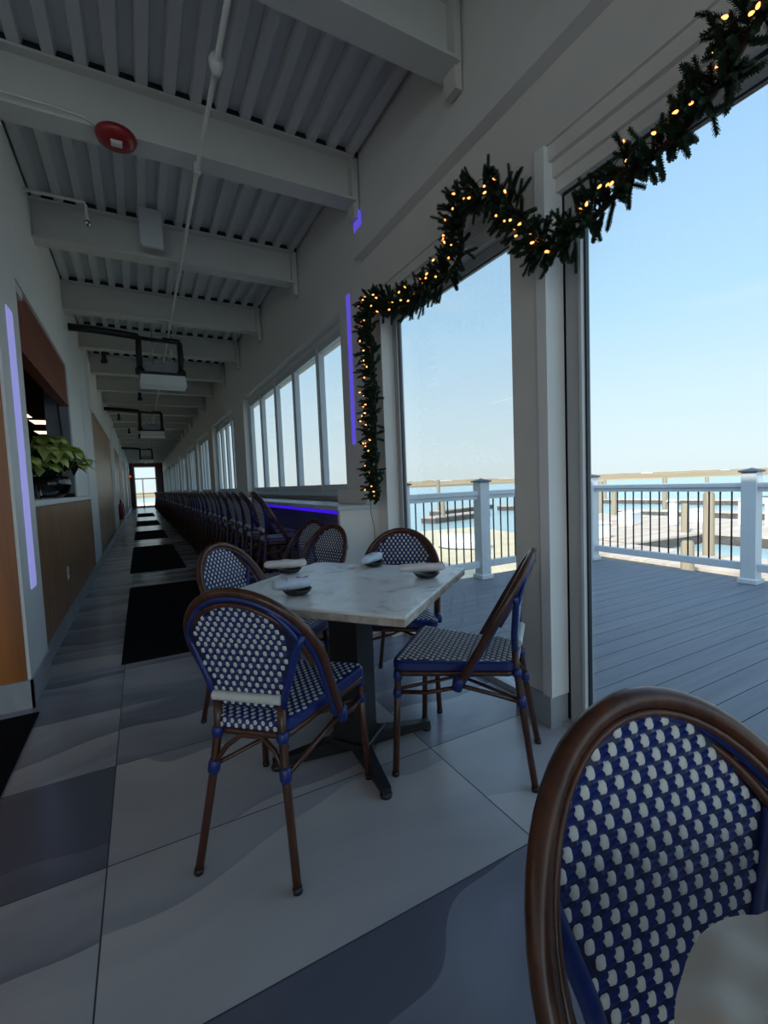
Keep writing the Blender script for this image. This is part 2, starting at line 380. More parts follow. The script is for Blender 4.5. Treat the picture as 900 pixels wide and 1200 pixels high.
# fixed window 1 between pillar and garland column: full height
d = empty('window_1', (1.72, 2.3, 0)); d['kind'] = 'structure'
mb = MB(); mb.box(1.70, 1.745, 2.90, 2.95, .0, 2.37); mb.box(1.70, 1.745, 1.65, 1.70, 0, 2.37); mb.box(1.70, 1.745, 1.70, 2.90, 2.32, 2.37); mb.box(1.70, 1.745, 1.70, 2.90, 0, .035)
rel(mb, d).build('window_frame', 'frame', d)
mb = MB(); mb.box(1.712, 1.73, 2.892, 2.90, .035, 2.32); mb.box(1.712, 1.73, 1.70, 2.892, 2.312, 2.32); rel(mb, d).build('gasket', 'alu', d)
mb = MB(); mb.box(1.72, 1.726, 1.70, 2.89, .035, 2.31); rel(mb, d).build('window_pane', 'glass', d)
# corridor windows
bays = [(3.68, 7.87)]+[(cols[k][1], cols[k+1][0]) for k in range(2, 11)]
for bi, (a, b) in enumerate(bays):
    d = empty('window_%d' % (bi+2), (1.78, (a+b)/2, 1.09)); d['kind'] = 'structure'
    mb = MB(); n = 5 if bi == 0 else 4; st = (b-a)/n
    mb.box(1.70, 1.76, a, b, 2.51, 2.58); mb.box(1.70, 1.76, a, b, 1.09, 1.16)
    for k in range(n+1):
        y = a+.02+k*st if k < n else b-.03
        mb.box(1.70, 1.76, y-.042, y+.042, 1.16, 2.51)
        mb.box(1.685, 1.70, y-.012, y+.012, 1.10, 2.57)
    rel(mb, d).build('window_frame', 'bluegrey', d)
    mb = MB(); mb.box(1.74, 1.746, a, b, 1.16, 2.51); rel(mb, d).build('window_pane', 'glass', d)
    mb = MB(); mb.box(1.62, 1.80, a, b, 1.05, 1.09); rel(mb, d).build('window_sill', 'bluegrey', d)

# ---- left wall
mb = MB()
mb.box(-.95, XL, 3.15, YN, 2.62, 3.62)
mb.box(-1.05, -.60, 3.10, 3.62, 0, 3.62)                 # light strip pier
mb.box(-4.6, -1.05, 3.10, 3.3, 0, 3.62)
mb.box(-.88, XL, 6.30, 7.66, 1.14, 2.62); mb.box(-.88, XL+.012, 7.66, 8.95, 0, 2.62)   # pier after the bar hatch
mb.box(-.95, XL, 3.62, 7.66, 0, 1.07)                    # wall under the hatch
pans = [(8.95, 14.6), (15.9, 20.5), (21.6, 26.5), (27.6, 32.5), (33.6, 38.0)]
for k, (a, b) in enumerate(pans):
    nx = pans[k+1][0] if k < 4 else YN
    mb.box(-.95, XL, b, nx, 0, 2.62); mb.box(-.95, -.70, a, b, 0, 2.62)
mb.box(XL, -.60, 8.6, 9.0, 2.5, 3.3)
for y in (14.9, 21.0, 27.0, 33): mb.box(XL, -.60, y, y+.4, 0, 3.3)
mb.box(-4.75, -4.6, YS, 16.2, 0, 3.72)
struct('wall_left', mb, 'cool')
mb = MB()
mb.box(-4.6, -.615, 3.09, 3.10, .155, 2.28); struct('trim_4', mb, 'orange')                       # orange wood on the pier's south face
mb = MB(); mb.box(-.74, -.665, 3.62, 6.30, 2.16, 2.62); mb.box(-.665, -.655, 3.62, 6.30, 2.16, 2.19); struct('trim_5', mb, 'header')
mb = MB(); mb.box(-.655, -.60, 3.62, 3.80, 2.44, 2.50); struct('trim_6', mb, 'white')
mb = MB()
mb.box(XL, -.632, 3.62, 7.68, .14, 1.085)
for k in range(28):
    y = 3.62+k*.146; mb.box(-.633, -.629, y+.003, y+.143, .142, 1.08)
struct('trim_7', mb, 'oak')                                                                         # plank front below the bar hatch
mb = MB()
for a, b in pans:
    mb.box(-.70, -.675, a, b, .14, 2.62); mb.box(-.676, -.655, a, b, 1.02, 1.06); mb.box(-.676, -.66, a, b, 2.56, 2.62)
struct('trim_8', mb, 'tan')
mb = MB()
mb.box(-4.6, -.588, 3.075, 3.09, 0, .155); mb.box(-.60, -.588, 3.075, 3.63, 0, .155); mb.box(XL, -.625, 3.63, YN, 0, .14)
struct('baseboard_left', mb, 'basetile')
# bar room behind the hatch
mb = MB(); mb.box(-4.6, -1.0, 3.3, 16.0, 2.75, 2.80); mb.box(-4.6, -4.5, 3.3, 16, 0, 2.75); mb.box(-4.6, -.95, 16, 16.2, 0, 3.6); mb.box(-1.24, -1.22, 8.95, 16, 0, 2.75)
mb.box(-1.0, -.955, 3.62, 16, 2.64, 3.6)
struct('wall_bar_room', mb, 'darkroom')
mb = MB(); mb.box(-.88, -.66, 6.285, 6.30, 1.14, 2.62); struct('trim_9', mb, 'greywall')
# end wall
mb = MB(); dx0, dx1 = -.36, 1.13
mb.box(-1.0, dx0, YN, YN+.2, 0, 3.7); mb.box(dx1, 1.9, YN, YN+.2, 0, 3.7); mb.box(dx0, dx1, YN, YN+.2, 3.08, 3.7)
struct('wall_end', mb, 'darkwood')
d = empty('door_3', (.4, YN, 0)); d['kind'] = 'structure'
mb = MB()
for a, b in ((dx0, dx0+.07), (dx1-.07, dx1), (dx0+.52, dx0+.58)): mb.box(a, b, YN-.02, YN+.06, 0, 3.08 if b-a > .065 else 2.15)
mb.box(dx0, dx1, YN-.02, YN+.06, 2.12, 2.20); mb.box(dx0, dx1, YN-.02, YN+.06, 0, .12); mb.box(dx0, dx1, YN-.02, YN+.06, 3.0, 3.08); mb.box(dx0, dx1, YN-.02, YN+.06, 1.0, 1.04)
rel(mb, d).build('door_frame', 'frame', d)
mb = MB(); mb.box(dx0+.05, dx1-.05, YN+.02, YN+.026, .1, 3.02); rel(mb, d).build('door_glass', 'glass', d)
# wall behind the camera with broad openings to the daylight
mb = MB(); mb.box(-4.6, 1.9, YS-.15, YS, 2.9, 3.78); mb.box(-4.6, 1.9, YS-.15, YS, 0, .5)
for x in (-4.6, -2.6, -.6, 1.5): mb.box(x, x+.3, YS-.15, YS, .5, 2.9)
struct('wall_back', mb, 'white')

# ================================================================== OUTSIDE
mb = MB(); r4 = random.Random(3); y = -4.6
while y < 4.28:
    mb.box(1.9, 5.62, y, y+.136, -.045, -.012); y += .141
mb.box(1.9, 5.6, -4.6, 4.28, -.3, -.06, 1); mb.box(5.6, 5.64, -4.6, 4.3, -.3, -.02, 1)
struct('deck_floor', mb, ['composite', 'cap'])
def post():
    mb = MB(); h = .065
    mb.box(-h, h, -h, h, 0, 1.13, 0, .004); mb.box(-h-.02, h+.02, -h-.02, h+.02, 0, .05, 0, .006)
    o = mb.build('rail_post', 'vinyl'); return o
def railing(name, p0, p1, n_bal, label, postends):
    x0, y0 = p0; x1, y1 = p1; L = math.hypot(x1-x0, y1-y0); a = math.atan2(y1-y0, x1-x0)
    e = empty(name, (x0, y0, -.012), a)
    tag(e, label, 'railing', None)
    mb = MB(); mb.box(.065, L-.065, -.035, .035, .975, 1.03, 0, .006); mb.box(.065, L-.065, -.022, .022, .935, .975, 0); mb.build('top_rail', 'vinyl', e)
    mb = MB(); mb.box(.065, L-.065, -.025, .025, .13, .21, 0, .006); mb.build('bottom_rail', 'vinyl', e)
    st = (L-.13)/(n_bal+1); base = None
    for k in range(n_bal):
        if base is None:
            mb = MB(); mb.tube([(0, 0, .2), (0, 0, .95)], .0085, 8); base = mb.build('baluster', 'black', e); b = base
        else:
            b = base.copy(); COL.objects.link(b); b.parent = e
        b.location = (.065+st*(k+1), 0, 0)
    for k in postends:
        mb = MB(); h = .065
        mb.box(-h, h, -h, h, 0, 1.13, 0, .004); mb.box(-h-.018, h+.018, -h-.018, h+.018, 0, .055, 0, .008)
        p = mb.build('rail_post', 'vinyl', e); p.location = (L*k, 0, 0)
        mb = MB(); mb.box(-h-.018, h+.018, -h-.018, h+.018, 1.13, 1.15, 0, .004); V = [(-.07, -.07, 1.15), (.07, -.07, 1.15), (.07, .07, 1.15), (-.07, .07, 1.15), (0, 0, 1.175)]
        mb.add(V, [(0, 1, 4), (1, 2, 4), (2, 3, 4), (3, 0, 4)]); c = mb.build('post_cap', 'cap', p)
railing('deck_railing', (2.42, 4.15), (3.50, 4.15), 8, 'short white railing panel left of the square post in the narrower opening', (0, 1))
railing('deck_railing', (3.50, 4.15), (5.42, 4.15), 15, 'white railing panel running from the post behind the grey pillar to the deck corner', (1,))
railing('deck_railing', (5.42, 4.15), (5.42, 2.30), 15, 'long white railing panel in front of the docks, its right post capped dark', (1,))
railing('deck_railing', (5.42, 2.30), (5.42, .45), 15, 'white railing panel at the right edge of the view, right of the tall post', (1,))
# ground, water, docks
mb = MB(); mb.box(-300, 3000, -1500, 2600, -1.75, -1.6); struct('harbour_water', mb, 'water')
mb = MB(); mb.box(-8, 1.9, 39.2, 60, -1.7, -.05); mb.box(-8, 1.9, 38.9, 39.3, -1.7, -.02); struct('rear_terrace', mb, 'sand')
mb = MB(); mb.prism([(5.7, -12), (10.6, -12), (10.6, 10.5), (14.2, 12.5), (14.6, 18), (8, 19), (2, 40), (1.95, 4.4), (5.7, 4.4)], -1.7, -1.25)
struct('sand_shore', mb, 'sand')
mb = MB(); n = 60
V = []; F = []
for k in range(n+1):
    a = R(-25)+R(145)*k/n; rr = 205+12*math.sin(k*.7)
    for q, z in ((rr, -1.62), (rr+3, -1.2), (rr+500, -.9), (rr+1500, -.4)): V.append((q*math.cos(a), q*math.sin(a), z))
for k in range(n):
    for j in range(3): F.append((k*4+j, k*4+j+1, k*4+5+j, k*4+4+j))
mb.add(V, F); struct('far_marsh', mb, 'marsh')
# dark tree and house line on the far shore
for k in range(26):
    a = R(18)+R(62)*k/26+rnd.uniform(-.01, .01); q = 900+rnd.uniform(-60, 60); ww = rnd.uniform(10, 30); hh = rnd.uniform(1.2, 2.6)
    mb = MB()
    prof = [(-ww/2, 0), (-ww/2, hh*.55), (-ww*.2, hh*.8), (0, hh), (ww*.3, hh*.75), (ww/2, hh*.5), (ww/2, 0)]
    V = [(x, -4, z) for x, z in prof]+[(x, 4, z) for x, z in prof]; m_ = len(prof)
    mb.add(V, [tuple(range(m_)), tuple(reversed(range(m_, 2*m_)))]+[(i, (i+1) % m_, m_+(i+1) % m_, m_+i) for i in range(m_)])
    o = thing(mb, 'distant_tree_line' if k % 3 else 'distant_building', 'marsh' if k % 3 else 'offwhite', 'tiny dark clump of trees or buildings on the far shore' if k % 3 else 'tiny pale building on the far shore', 'shoreline', 'clumps along the far shore' if k % 3 else 'pale buildings along the far shore', (q*math.cos(a), q*math.sin(a), -.9), a+PI/2)
def dock(pts, label, z=-1.2, mat='dock'):
    cx = sum(p[0] for p in pts)/len(pts); cy = sum(p[1] for p in pts)/len(pts)
    e = empty('wooden_dock', (cx, cy, z)); tag(e, label, 'dock')
    P_ = [(a-cx, b-cy) for a, b in pts]
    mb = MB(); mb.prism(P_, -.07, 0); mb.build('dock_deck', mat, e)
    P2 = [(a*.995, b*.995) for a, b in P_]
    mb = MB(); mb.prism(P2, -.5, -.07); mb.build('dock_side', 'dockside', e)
    return e
dock([(37, 34), (39, 34), (43, 6), (41, 6)], 'farthest long pale dock crossing behind all the others')
dock([(27, 19), (28.2, 19), (31, 6), (29.8, 6)], 'pale dock with low posts, second from the far side')
dock([(18.6, 6.5), (24.5, 5), (24.5, 18), (21.0, 18), (18.6, 13.2)], 'broad sunlit dock platform with boxes on it')
dock([(14.5, 9.6), (18.4, 9.4), (18.4, 13.0), (14.5, 12.2)], 'slanting dock piece joining the near walk to the broad platform')
dock([(11.2, -6), (13.6, -6), (14.3, 11.5), (12.0, 11.5)], 'nearest long dock just beyond the right railing')
dock([(20, 30), (28, 33), (28.4, 32), (20.6, 29)], 'pale finger dock seen through the narrower opening')
dock([(16, 25), (22, 26.5), (22.3, 25.5), (16.4, 24)], 'nearer finger dock seen through the narrower opening')
dock([(27, 30), (33, 27), (32.6, 26), (26.6, 29)], 'finger dock at the left side of the wider opening')
def pile(x, y, h, label, r=.14):
    mb = MB(); n = 14; mb.tube([(0, 0, -1.5), (0, 0, -.5), (0, 0, h-.06), (0, 0, h)], [r*1.05, r, r*.95, r*.7], 12)
    e = thing(mb, 'dock_piling', 'pile', label, 'piling', None, (x, y, -1.2))
    return e
PL = [((23.6, 16.6, 1.5), 'piling standing at the left corner of the broad platform'), ((22.0, 18.4, 1.2), 'piling just left of the broad platform'), ((13.7, 6.8, 1.75), 'thick pale piling beside the tall capped rail post'),
      ((11.0, 5.9, .75), 'short piling stub directly under the bottom rail'), ((30, 17.5, 2.0), 'slim piling behind the middle of the long railing panel'), ((24.4, 9.0, 1.5), 'piling on the outer edge of the broad platform'),
      ((20.6, 29.5, 2.4), 'piling near the left end of the first finger dock'), ((27.2, 32.3, 2.4), 'piling beside the square post in the narrower opening'), ((22.2, 26.2, 2.2), 'piling at the tip of the nearer finger dock'),
      ((40, 20, 1.8), 'piling on the farthest dock, middle of the view'), ((38.5, 28, 1.8), 'piling on the farthest dock, left of the view'), ((33, 26.5, 1.8), 'piling at the end of the finger dock in the wider opening'),
      ((17.5, 24.6, 1.3), 'low piling at the near end of the nearer finger dock'), ((26.0, 19.2, 1.9), 'piling at the left end of the second dock'), ((18.3, 9.9, 1.1), 'piling where the slanting dock piece meets the broad platform')]
for (x, y, h), lab in PL: pile(x, y, h, lab)
def dockbox(x, y, rz, label, s=1):
    e = empty('dock_box', (x, y, -1.2), rz); tag(e, label, 'box')
    mb = MB(); mb.box(-.6*s, .6*s, -.3, .3, 0, .5, 0, .03); mb.build('bin', 'boat', e)
    mb = MB(); mb.box(-.63*s, .63*s, -.33, .33, .5, .6, 0, .03); mb.build('lid', 'boat', e)
dockbox(19.6, 13.0, .3, 'white dock box on the slanting dock piece')
dockbox(15.0, 11.4, 1.2, 'white dock box nearest the left rail post of the wide opening')
dockbox(22.5, 11.5, .2, 'white dock box on the broad platform')
def pedestal(x, y, h, label):
    e = empty('power_pedestal', (x, y, -1.2)); tag(e, label, 'pedestal')
    mb = MB(); mb.box(-.14, .14, -.14, .14, 0, h, 0, .02); mb.build('column', 'boat', e)
    mb = MB(); mb.box(-.18, .18, -.18, .18, h, h+.12, 0, .03); mb.build('cap', 'offwhite', e)
pedestal(20.5, 11.6, 1.0, 'white power pedestal right of the middle dock box')
pedestal(22.0, 9.6, 1.0, 'white power pedestal, left one of the pair on the broad platform')
pedestal(22.3, 8.8, 1.0, 'white power pedestal, right one of the pair on the broad platform')
pedestal(29.9, 10.4, 1.0, 'white power pedestal on the second dock')
# small upturned boat and skiff on the sand
def boat(x, y, rz, L, label, upside):
    e = empty('small_boat', (x, y, -1.25), rz); tag(e, label, 'boat')
    def hull(u, v):
        t = u*2-1; wd = .42*(1-abs(t)**2.6 if t > 0 else 1-.25*abs(t)**4); a = (v-.5)*PI
        zz = .5*(1-math.cos(a)**.7) if not upside else .5*math.cos(a)**.7
        return (t*L/2, wd*math.sin(a), zz)
    mb = MB(); mb.grid(hull, 24, 12); mb.build('hull', 'boat', e)
    mb = MB(); pts = [hull(i/20, 0) for i in range(21)]; mb.tube([(a, b, c+.01) for a, b, c in pts], .03, 6); pts = [hull(i/20, 1) for i in range(21)]; mb.tube([(a, b, c+.01) for a, b, c in pts], .03, 6); mb.build('gunwale', 'cap', e)
boat(9.9, 12.8, 2.3, 1.7, 'white dinghy lying upside down on the sand beyond the deck', True)
boat(35, 12, 1.2, 6, 'white motorboat hull moored at the far docks on the right', False)

# ================================================================== FURNITURE
def circ_arc(n): return [i/n for i in range(n+1)]
W_, YF, ZF, YT, ZT, KK = .223, .001, .39, -.267, .868, .508
def arch_pt(t, off=0):
    """t 0..1 along the arch from left foot over the top to right foot; off = inset inside the plane"""
    # straight legs take .27 each
    W = W_-off; a = .27
    dz = math.hypot(YT-YF, ZT-ZF); top = 1-off/dz
    if t < a: x = -W; s = KK*t/a; x = -W + .004*(1-t/a)
    elif t > 1-a: s = KK*(1-t)/a; x = W - .004*(1-(1-t)/a)
    else:
        th = PI*(t-a)/(1-2*a); x = -W*math.cos(th); s = KK+(top-KK)*math.sin(th)
    return Vector((x, YF+(YT-YF)*s, ZF+(ZT-ZF)*s))
def panel_y(z):
    return -.195-.13*max(0, z-.52)-.17*max(0, z-.70)-.0*z
def half_w(z, off=.027):
    s = (z-ZF)/(ZT-ZF); W = W_-off; dz = math.hypot(YT-YF, ZT-ZF); top = 1-off/dz
    if s >= top: return 0
    q = max(0, s-KK)/(top-KK); return min(.100+(z-.50)*.34, W*math.sqrt(max(0, 1-q*q)))
def weave(mb, pos, inside, u0, u1, v0, v1, p=.0258, q=.0205, side=1, dr=.0072, z_top=False):
    """raised white crossings and dark strands over a blue ground; pos(u,v)->(point, normal)"""
    j = 0; v = v0
    while v <= v1:
        u = u0+(p/2 if j % 2 else 0)
        while u <= u1:
            if inside(u, v):
                P0, N = pos(u, v); Pu = (pos(u+.001, v)[0]-P0).normalized(); Pv = N.cross(Pu)
                for sd in ((1, -1) if side == 2 else (side,)):
                    NN = N*sd
                    ring = []; ring2 = []
                    for cu, cv in ((1, .55), (.6, 1), (-.6, 1), (-1, .55), (-1, -.55), (-.6, -1), (.6, -1), (1, -.55)):
                        cu *= dr*.90; cv *= dr*1.08
                        ring.append(P0+Pu*cu+Pv*cv+NN*.0005); ring2.append(P0+Pu*cu*.80+Pv*cv*.80+NN*.0030)
                    F = [(k, (k+1) % 8, 8+(k+1) % 8, 8+k) for k in range(8)]+[tuple(range(8, 16))]
                    if sd < 0: F = [tuple(reversed(f)) for f in F]
                    mb.add(ring+ring2, F, 1, True)
                    # strand pair beside the crossing
                    for o_, mi in ((.0040, 3), (-.0042, 3)):
                        c = P0+Pu*(p/2)+Pv*o_; L = p*.43; hw = .0040
                        pts = [c-Pu*L-Pv*hw, c-Pu*L+Pv*hw, c+Pu*L+Pv*hw+Pv*.006, c+Pu*L-Pv*hw+Pv*.006, c-Pu*L*.6+NN*.0030, c+Pu*L*.6+Pv*.005+NN*.0030]
                        if not inside(u+p*.8, v): continue
                        F = [(0, 4, 5, 3), (1, 2, 5, 4), (0, 1, 4), (3, 5, 2)]
                        if sd > 0: F = [tuple(reversed(f)) for f in F]
                        mb.add(pts, F, mi, False)
            u += p
        v += q*(.86 if (q < .0206 and z_top and v > .68) else 1); j += 1
def make_chair(name, dz=0.0):
    root = empty(name)
    sh = lambda pts: [(a, b, c+dz) for a, b, c in pts]
    # seat
    def outline(k, inset=0):
        yb, yf, wb, wf = -.205, .262, .134, .228
        pts = []
        def corner(cx, cy, r, a0, a1, n=5):
            for i in range(n+1):
                a = a0+(a1-a0)*i/n; pts.append((cx+r*math.cos(a), cy+r*math.sin(a)))
        r = .045-inset*.5
        yb += inset; yf -= inset; wb -= inset; wf -= inset
        corner(wf-r, yf-r, r, 0, PI/2); corner(-wf+r, yf-r, r, PI/2, PI); corner(-wb+r, yb+r, r, PI, 1.5*PI); corner(wb-r, yb+r, r, 1.5*PI, 2*PI)
        return pts
    mb = MB(); zs = [(.430, .006), (.434, 0), (.458, 0), (.466, .007), (.467, .02)]; rings = [[(x, y, z+dz) for x, y in outline(0, i)] for z, i in zs]; n = len(rings[0])
    V = [v for g in rings for v in g]; F = [tuple(reversed(range(n)))]
    for k in range(len(rings)-1): F += [(k*n+i, k*n+(i+1) % n, (k+1)*n+(i+1) % n, (k+1)*n+i) for i in range(n)]
    mb.add(V, F, 0); mb.add(rings[-1], [tuple(range(n))], 4)
    def ins(x, y):
        if y < -.200 or y > .250: return False
        return abs(x) < .134+(.228-.134)*(y+.205)/.467-.010-max(0, -.17-y)*.6
    weave(mb, lambda u, v: (Vector((u, v, .467+dz)), Vector((0, 0, 1))), ins, -.22, .22, -.198, .250)
    weave(mb, lambda u, v: (Vector((u, -.2058, v+dz)), Vector((0, -1, 0))), lambda u, v: abs(u) < .098, -.095, .1, .442, .462, q=.0145)
    mb.build('seat', ['blue', 'pearl', 'navy', 'blue', 'navy'], root)
    # rail of tube below the seat
    mb = MB(); mb.tube([(x, y, .418+dz) for x, y in outline(0, .012)], .012, 8, closed=True); mb.build('seat_frame', 'tube', root)
    # backrest: woven panel, posts included in the frame
    mb = MB(); nz = 26; nu = 14; z0, z1 = .50, .845
    Vf = []; Vb = []
    for j in range(nz+1):
        z = z0+(z1-z0)*j/nz; hw = max(half_w(z), .012)
        for i in range(nu+1):
            x = -hw+2*hw*i/nu; Vf.append((x, panel_y(z)+.003, z+dz)); Vb.append((x, panel_y(z)-.003, z+dz))
    Fq = [(j*(nu+1)+i, j*(nu+1)+i+1, (j+1)*(nu+1)+i+1, (j+1)*(nu+1)+i) for j in range(nz) for i in range(nu)]
    mb.add(Vf, [tuple(reversed(f)) for f in Fq], 0, True); mb.add(Vb, Fq, 0, True)
    def pos(u, v):
        y = panel_y(v); d_ = (panel_y(v+.002)-y)/.002; N = Vector((0, -1, d_)).normalized()
        return Vector((u, y, v+dz)) + (-N)*0, -N
    class Off: pass
    def posF(u, v): p_, n_ = pos(u, v); return p_+n_*.003, n_
    def posB(u, v): p_, n_ = pos(u, v); return p_-n_*.003, -n_
    inside = lambda u, v: abs(u) < half_w(v)-.006 and v < .850
    weave(mb, posF, inside, -.21, .21, .512, .85, z_top=True)
    inside_b = lambda u, v: abs(u) < half_w(v)-(.010 if v < .70 else .024) and v < .832
    weave(mb, posB, inside_b, -.21, .21, .512, .85, z_top=True)
    mb.build('backrest', ['navy', 'pearl', 'navy', 'blue'], root)
    # white binding across the foot of the panel
    mb = MB(); pts = []; rr = []
    for i in range(61): pts.append((-.112+.224*i/60, -.2115, .536+dz)); rr.append(.0140+.0012*(i % 2))
    mb.tube(pts, rr, 10); mb.build('white_band', 'pearl', root, label='white wound band across the foot of the backrest')
    # arch: brown tube, blue inlay, thinner brown tube
    T = [i/64 for i in range(65)]
    mb = MB(); mb.tube([arch_pt(t)+Vector((0, 0, dz)) for t in T], .0140, 12, 0)
    mb.tube([arch_pt(t, .0180)+Vector((0, 0, dz)) for t in T[2:-2]], .0055, 8, 0)
    mb.tube([arch_pt(t, .0300)+Vector((0, -.021, dz-.008)) for t in T[17:-17]], .0075, 8, 0)
    bf = mb.build('back_frame', 'tube', root)
    mb = MB(); mb.tube([arch_pt(t, .0150)+Vector((0, -.0090, dz-.005)) for t in T[1:-1]], .0098, 8, 0)
    bord = [(half_w(z)+.004, panel_y(z), z) for z in [.70+.155*k/22 for k in range(23)]]
    bord = [Vector((-a, b, c+dz)) for a, b, c in bord]+[Vector((0, panel_y(.862), .858+dz))]+[Vector((a, b, c+dz)) for a, b, c in reversed(bord)]
    mb.tube(bord, .0065, 8, 0)
    for s in (-1, 1): mb.tube([(s*.107, -.199, .50+dz), (s*.132, -.200, .58+dz), (s*.160, -.208, .66+dz), (s*.176, -.212, .705+dz), (s*.190, -.208, .735+dz)], .0125, 10, 0)
    for s in (-1, 1):
        a = arch_pt(0 if s < 0 else 1); mb.tube([(a.x, a.y+.004, a.z-.012+dz), (a.x, a.y-.004, a.z+.02+dz), (a.x*.985, a.y-.012, a.z+.035+dz)], [.02, .023, .019], 10, 0)
    mb.build('binding', 'blue', bf)
    # legs
    def leg(pts, r0, r1, wraps):
        mb = MB(); mb.tube(pts, [r0+(r1-r0)*i/(len(pts)-1) for i in range(len(pts))], 10)
        l_ = mb.build('leg', 'tube', root)
        for z, h in wraps:
            mb = MB(); A = Vector(pts[0]); B = Vector(pts[-1])
            for k in range(len(pts)-1):
                if min(pts[k][2], pts[k+1][2]) <= z <= max(pts[k][2], pts[k+1][2]): A, B = Vector(pts[k]), Vector(pts[k+1])
            d_ = (B-A)/(B.z-A.z); c = A+d_*(z-A.z); mb.tube([c-d_*h, c-d_*h*.6, c+d_*h*.6, c+d_*h], [r0*.95+.002, r0+.006, r0+.006, r0+.002], 10)
            mb.build('binding', 'blue', l_)
        mb = MB(); d_ = (Vector(pts[1])-Vector(pts[0])).normalized(); mb.tube([Vector(pts[0])-d_*0, Vector(pts[0])+d_*.018], r0+.0015, 10); mb.build('glide', 'dark', l_)
    k = (.39+dz)/.39
    for s in (-1, 1):
        leg([(s*.163*(1+.05*(k > 1)), -.268-.02*(k > 1), .0), (s*.121, -.222, .30+dz), (s*.107, -.203, .44+dz), (s*.107, -.199, .52+dz)], .0125, .0135, [(.315+dz, .022), (.42+dz, .016)])
        leg([(s*.224, .258+.015*(k > 1), .0), (s*.208, .236, .43+dz)], .0125, .014, [(.335+dz, .016), (.405+dz, .02)])
    # braces
    for s in (-1, 1):
        mb = MB(); mb.tube([(s*.122, -.224, .312+dz), (s*.165, -.12, .352+dz), (s*.212, -.01, .392+dz)], .0085, 8)
        mb.tube([(s*.212, .238, .338+dz), (s*.216, .12, .352+dz), (s*.212, .0, .385+dz)], .0085, 8); mb.build('side_brace', 'tube', root)
    mb = MB(); mb.tube([(-.118, -.226, .325+dz), (-.080, -.205, .375+dz), (-.035, -.196, .408+dz), (.035, -.196, .408+dz), (.080, -.205, .375+dz), (.118, -.226, .325+dz)], .0085, 8); mb.build('rear_brace', 'tube', root)
    mb = MB(); mb.tube([(-.120, -.222, .318+dz), (.03, .05, .326+dz), (.208, .236, .334+dz)], .007, 8); mb.tube([(.118, -.222, .335+dz), (-.03, .05, .342+dz), (-.208, .236, .350+dz)], .007, 8); mb.build('cross_stretcher', 'tube', root)
    if dz > .1:
        mb = MB(); z = .27
        def lx(s, f): return (s*(.132 if f < 0 else .2165), -.255 if f < 0 else .251, z)
        mb.tube([lx(-1, -1), lx(1, -1), lx(1, 1), lx(-1, 1)], .009, 8, closed=True); mb.build('footrest', 'tube', root)
    return root
def place(o, x, y, deg, label, cat, group):
    o.location = (x, y, 0); o.rotation_euler = (0, 0, R(deg)-PI/2); tag(o, label, cat, group); return o
chair = make_chair('bistro_chair'); G = 'blue and white woven bistro chairs'
place(chair, .381, 1.528, 47.8, 'blue and white woven bistro chair seen from behind in front of the marble table', 'chair', G)
place(copy_tree(chair), 1.158, 1.486, 131.9, 'woven bistro chair seen side-on, right of the marble table by the pillar', 'chair', G)
place(copy_tree(chair), .50, 2.29, -50, 'bistro chair with a bright woven back at the far left of the marble table', 'chair', G)
place(copy_tree(chair), 1.227, 2.181, -127, 'shaded bistro chair facing us across the marble table, below the hanging garland end', 'chair', G)
place(copy_tree(chair), .495, .095, -99.9, 'large woven chair back cut off at the bottom right corner, nearest to us', 'chair', G)
place(copy_tree(chair), .95, 2.95, 199, 'dark bistro chair just in front of the end panel of the window counter', 'chair', G)
place(copy_tree(chair), 1.0, 3.49, 199, 'dark bistro chair just behind the one at the counter end panel', 'chair', G)
# bar stools
stool = make_chair('bar_stool', .245); GS = 'woven bar stools along the window counter'
places = []
y = 4.12; k = 0
while y < 37.5: places.append((y, k)); y += .50; k += 1
simple = None
def join_tree(root, name):
    mb = MB(); mats = []
    def rec(o):
        if o.type == 'MESH':
            ms = [m.name for m in o.data.materials]; mp = []
            for m in ms:
                if m not in mats: mats.append(m)
                mp.append(mats.index(m))
            b = len(mb.v); mb.v += [tuple(v.co) for v in o.data.vertices]
            for p in o.data.polygons: mb.f.append([b+i for i in p.vertices]); mb.mi.append(mp[p.material_index]); mb.sm.append(p.use_smooth)
        for c in o.children: rec(c)
    rec(root)
    me = bpy.data.meshes.new(name); me.from_pydata(mb.v, [], mb.f)
    for m in mats: me.materials.append(bpy.data.materials[m])
    me.polygons.foreach_set('material_index', mb.mi); me.polygons.foreach_set('use_smooth', mb.sm); me.update()
    return me
sm_me = join_tree(stool, 'bar_stool')
for i, (y, k) in enumerate(places):
    if i == 0: o = stool
    elif y < 14: o = copy_tree(stool)
    else: o = bpy.data.objects.new('bar_stool', sm_me); COL.objects.link(o)
    ORD = 'first second third fourth fifth sixth seventh eighth ninth tenth eleventh twelfth thirteenth fourteenth fifteenth sixteenth seventeenth eighteenth nineteenth twentieth twenty-first'.split()
    lab = 'bar stool nearest to us, first in the long row at the window counter' if i == 0 else ('second bar stool of the long row, just behind the nearest one' if i == 1 else (('%s bar stool in the row at the window counter, counted from the near end' % ORD[min(i, 20)]) if y < 14 else 'distant bar stool in the far part of the row along the window counter'))
    place(o, 1.15+rnd.uniform(-.015, .015), y, 0+rnd.uniform(-3, 3), lab, 'bar stool', GS if i < 2 else (GS+', near part' if y < 14 else GS+', far part'))

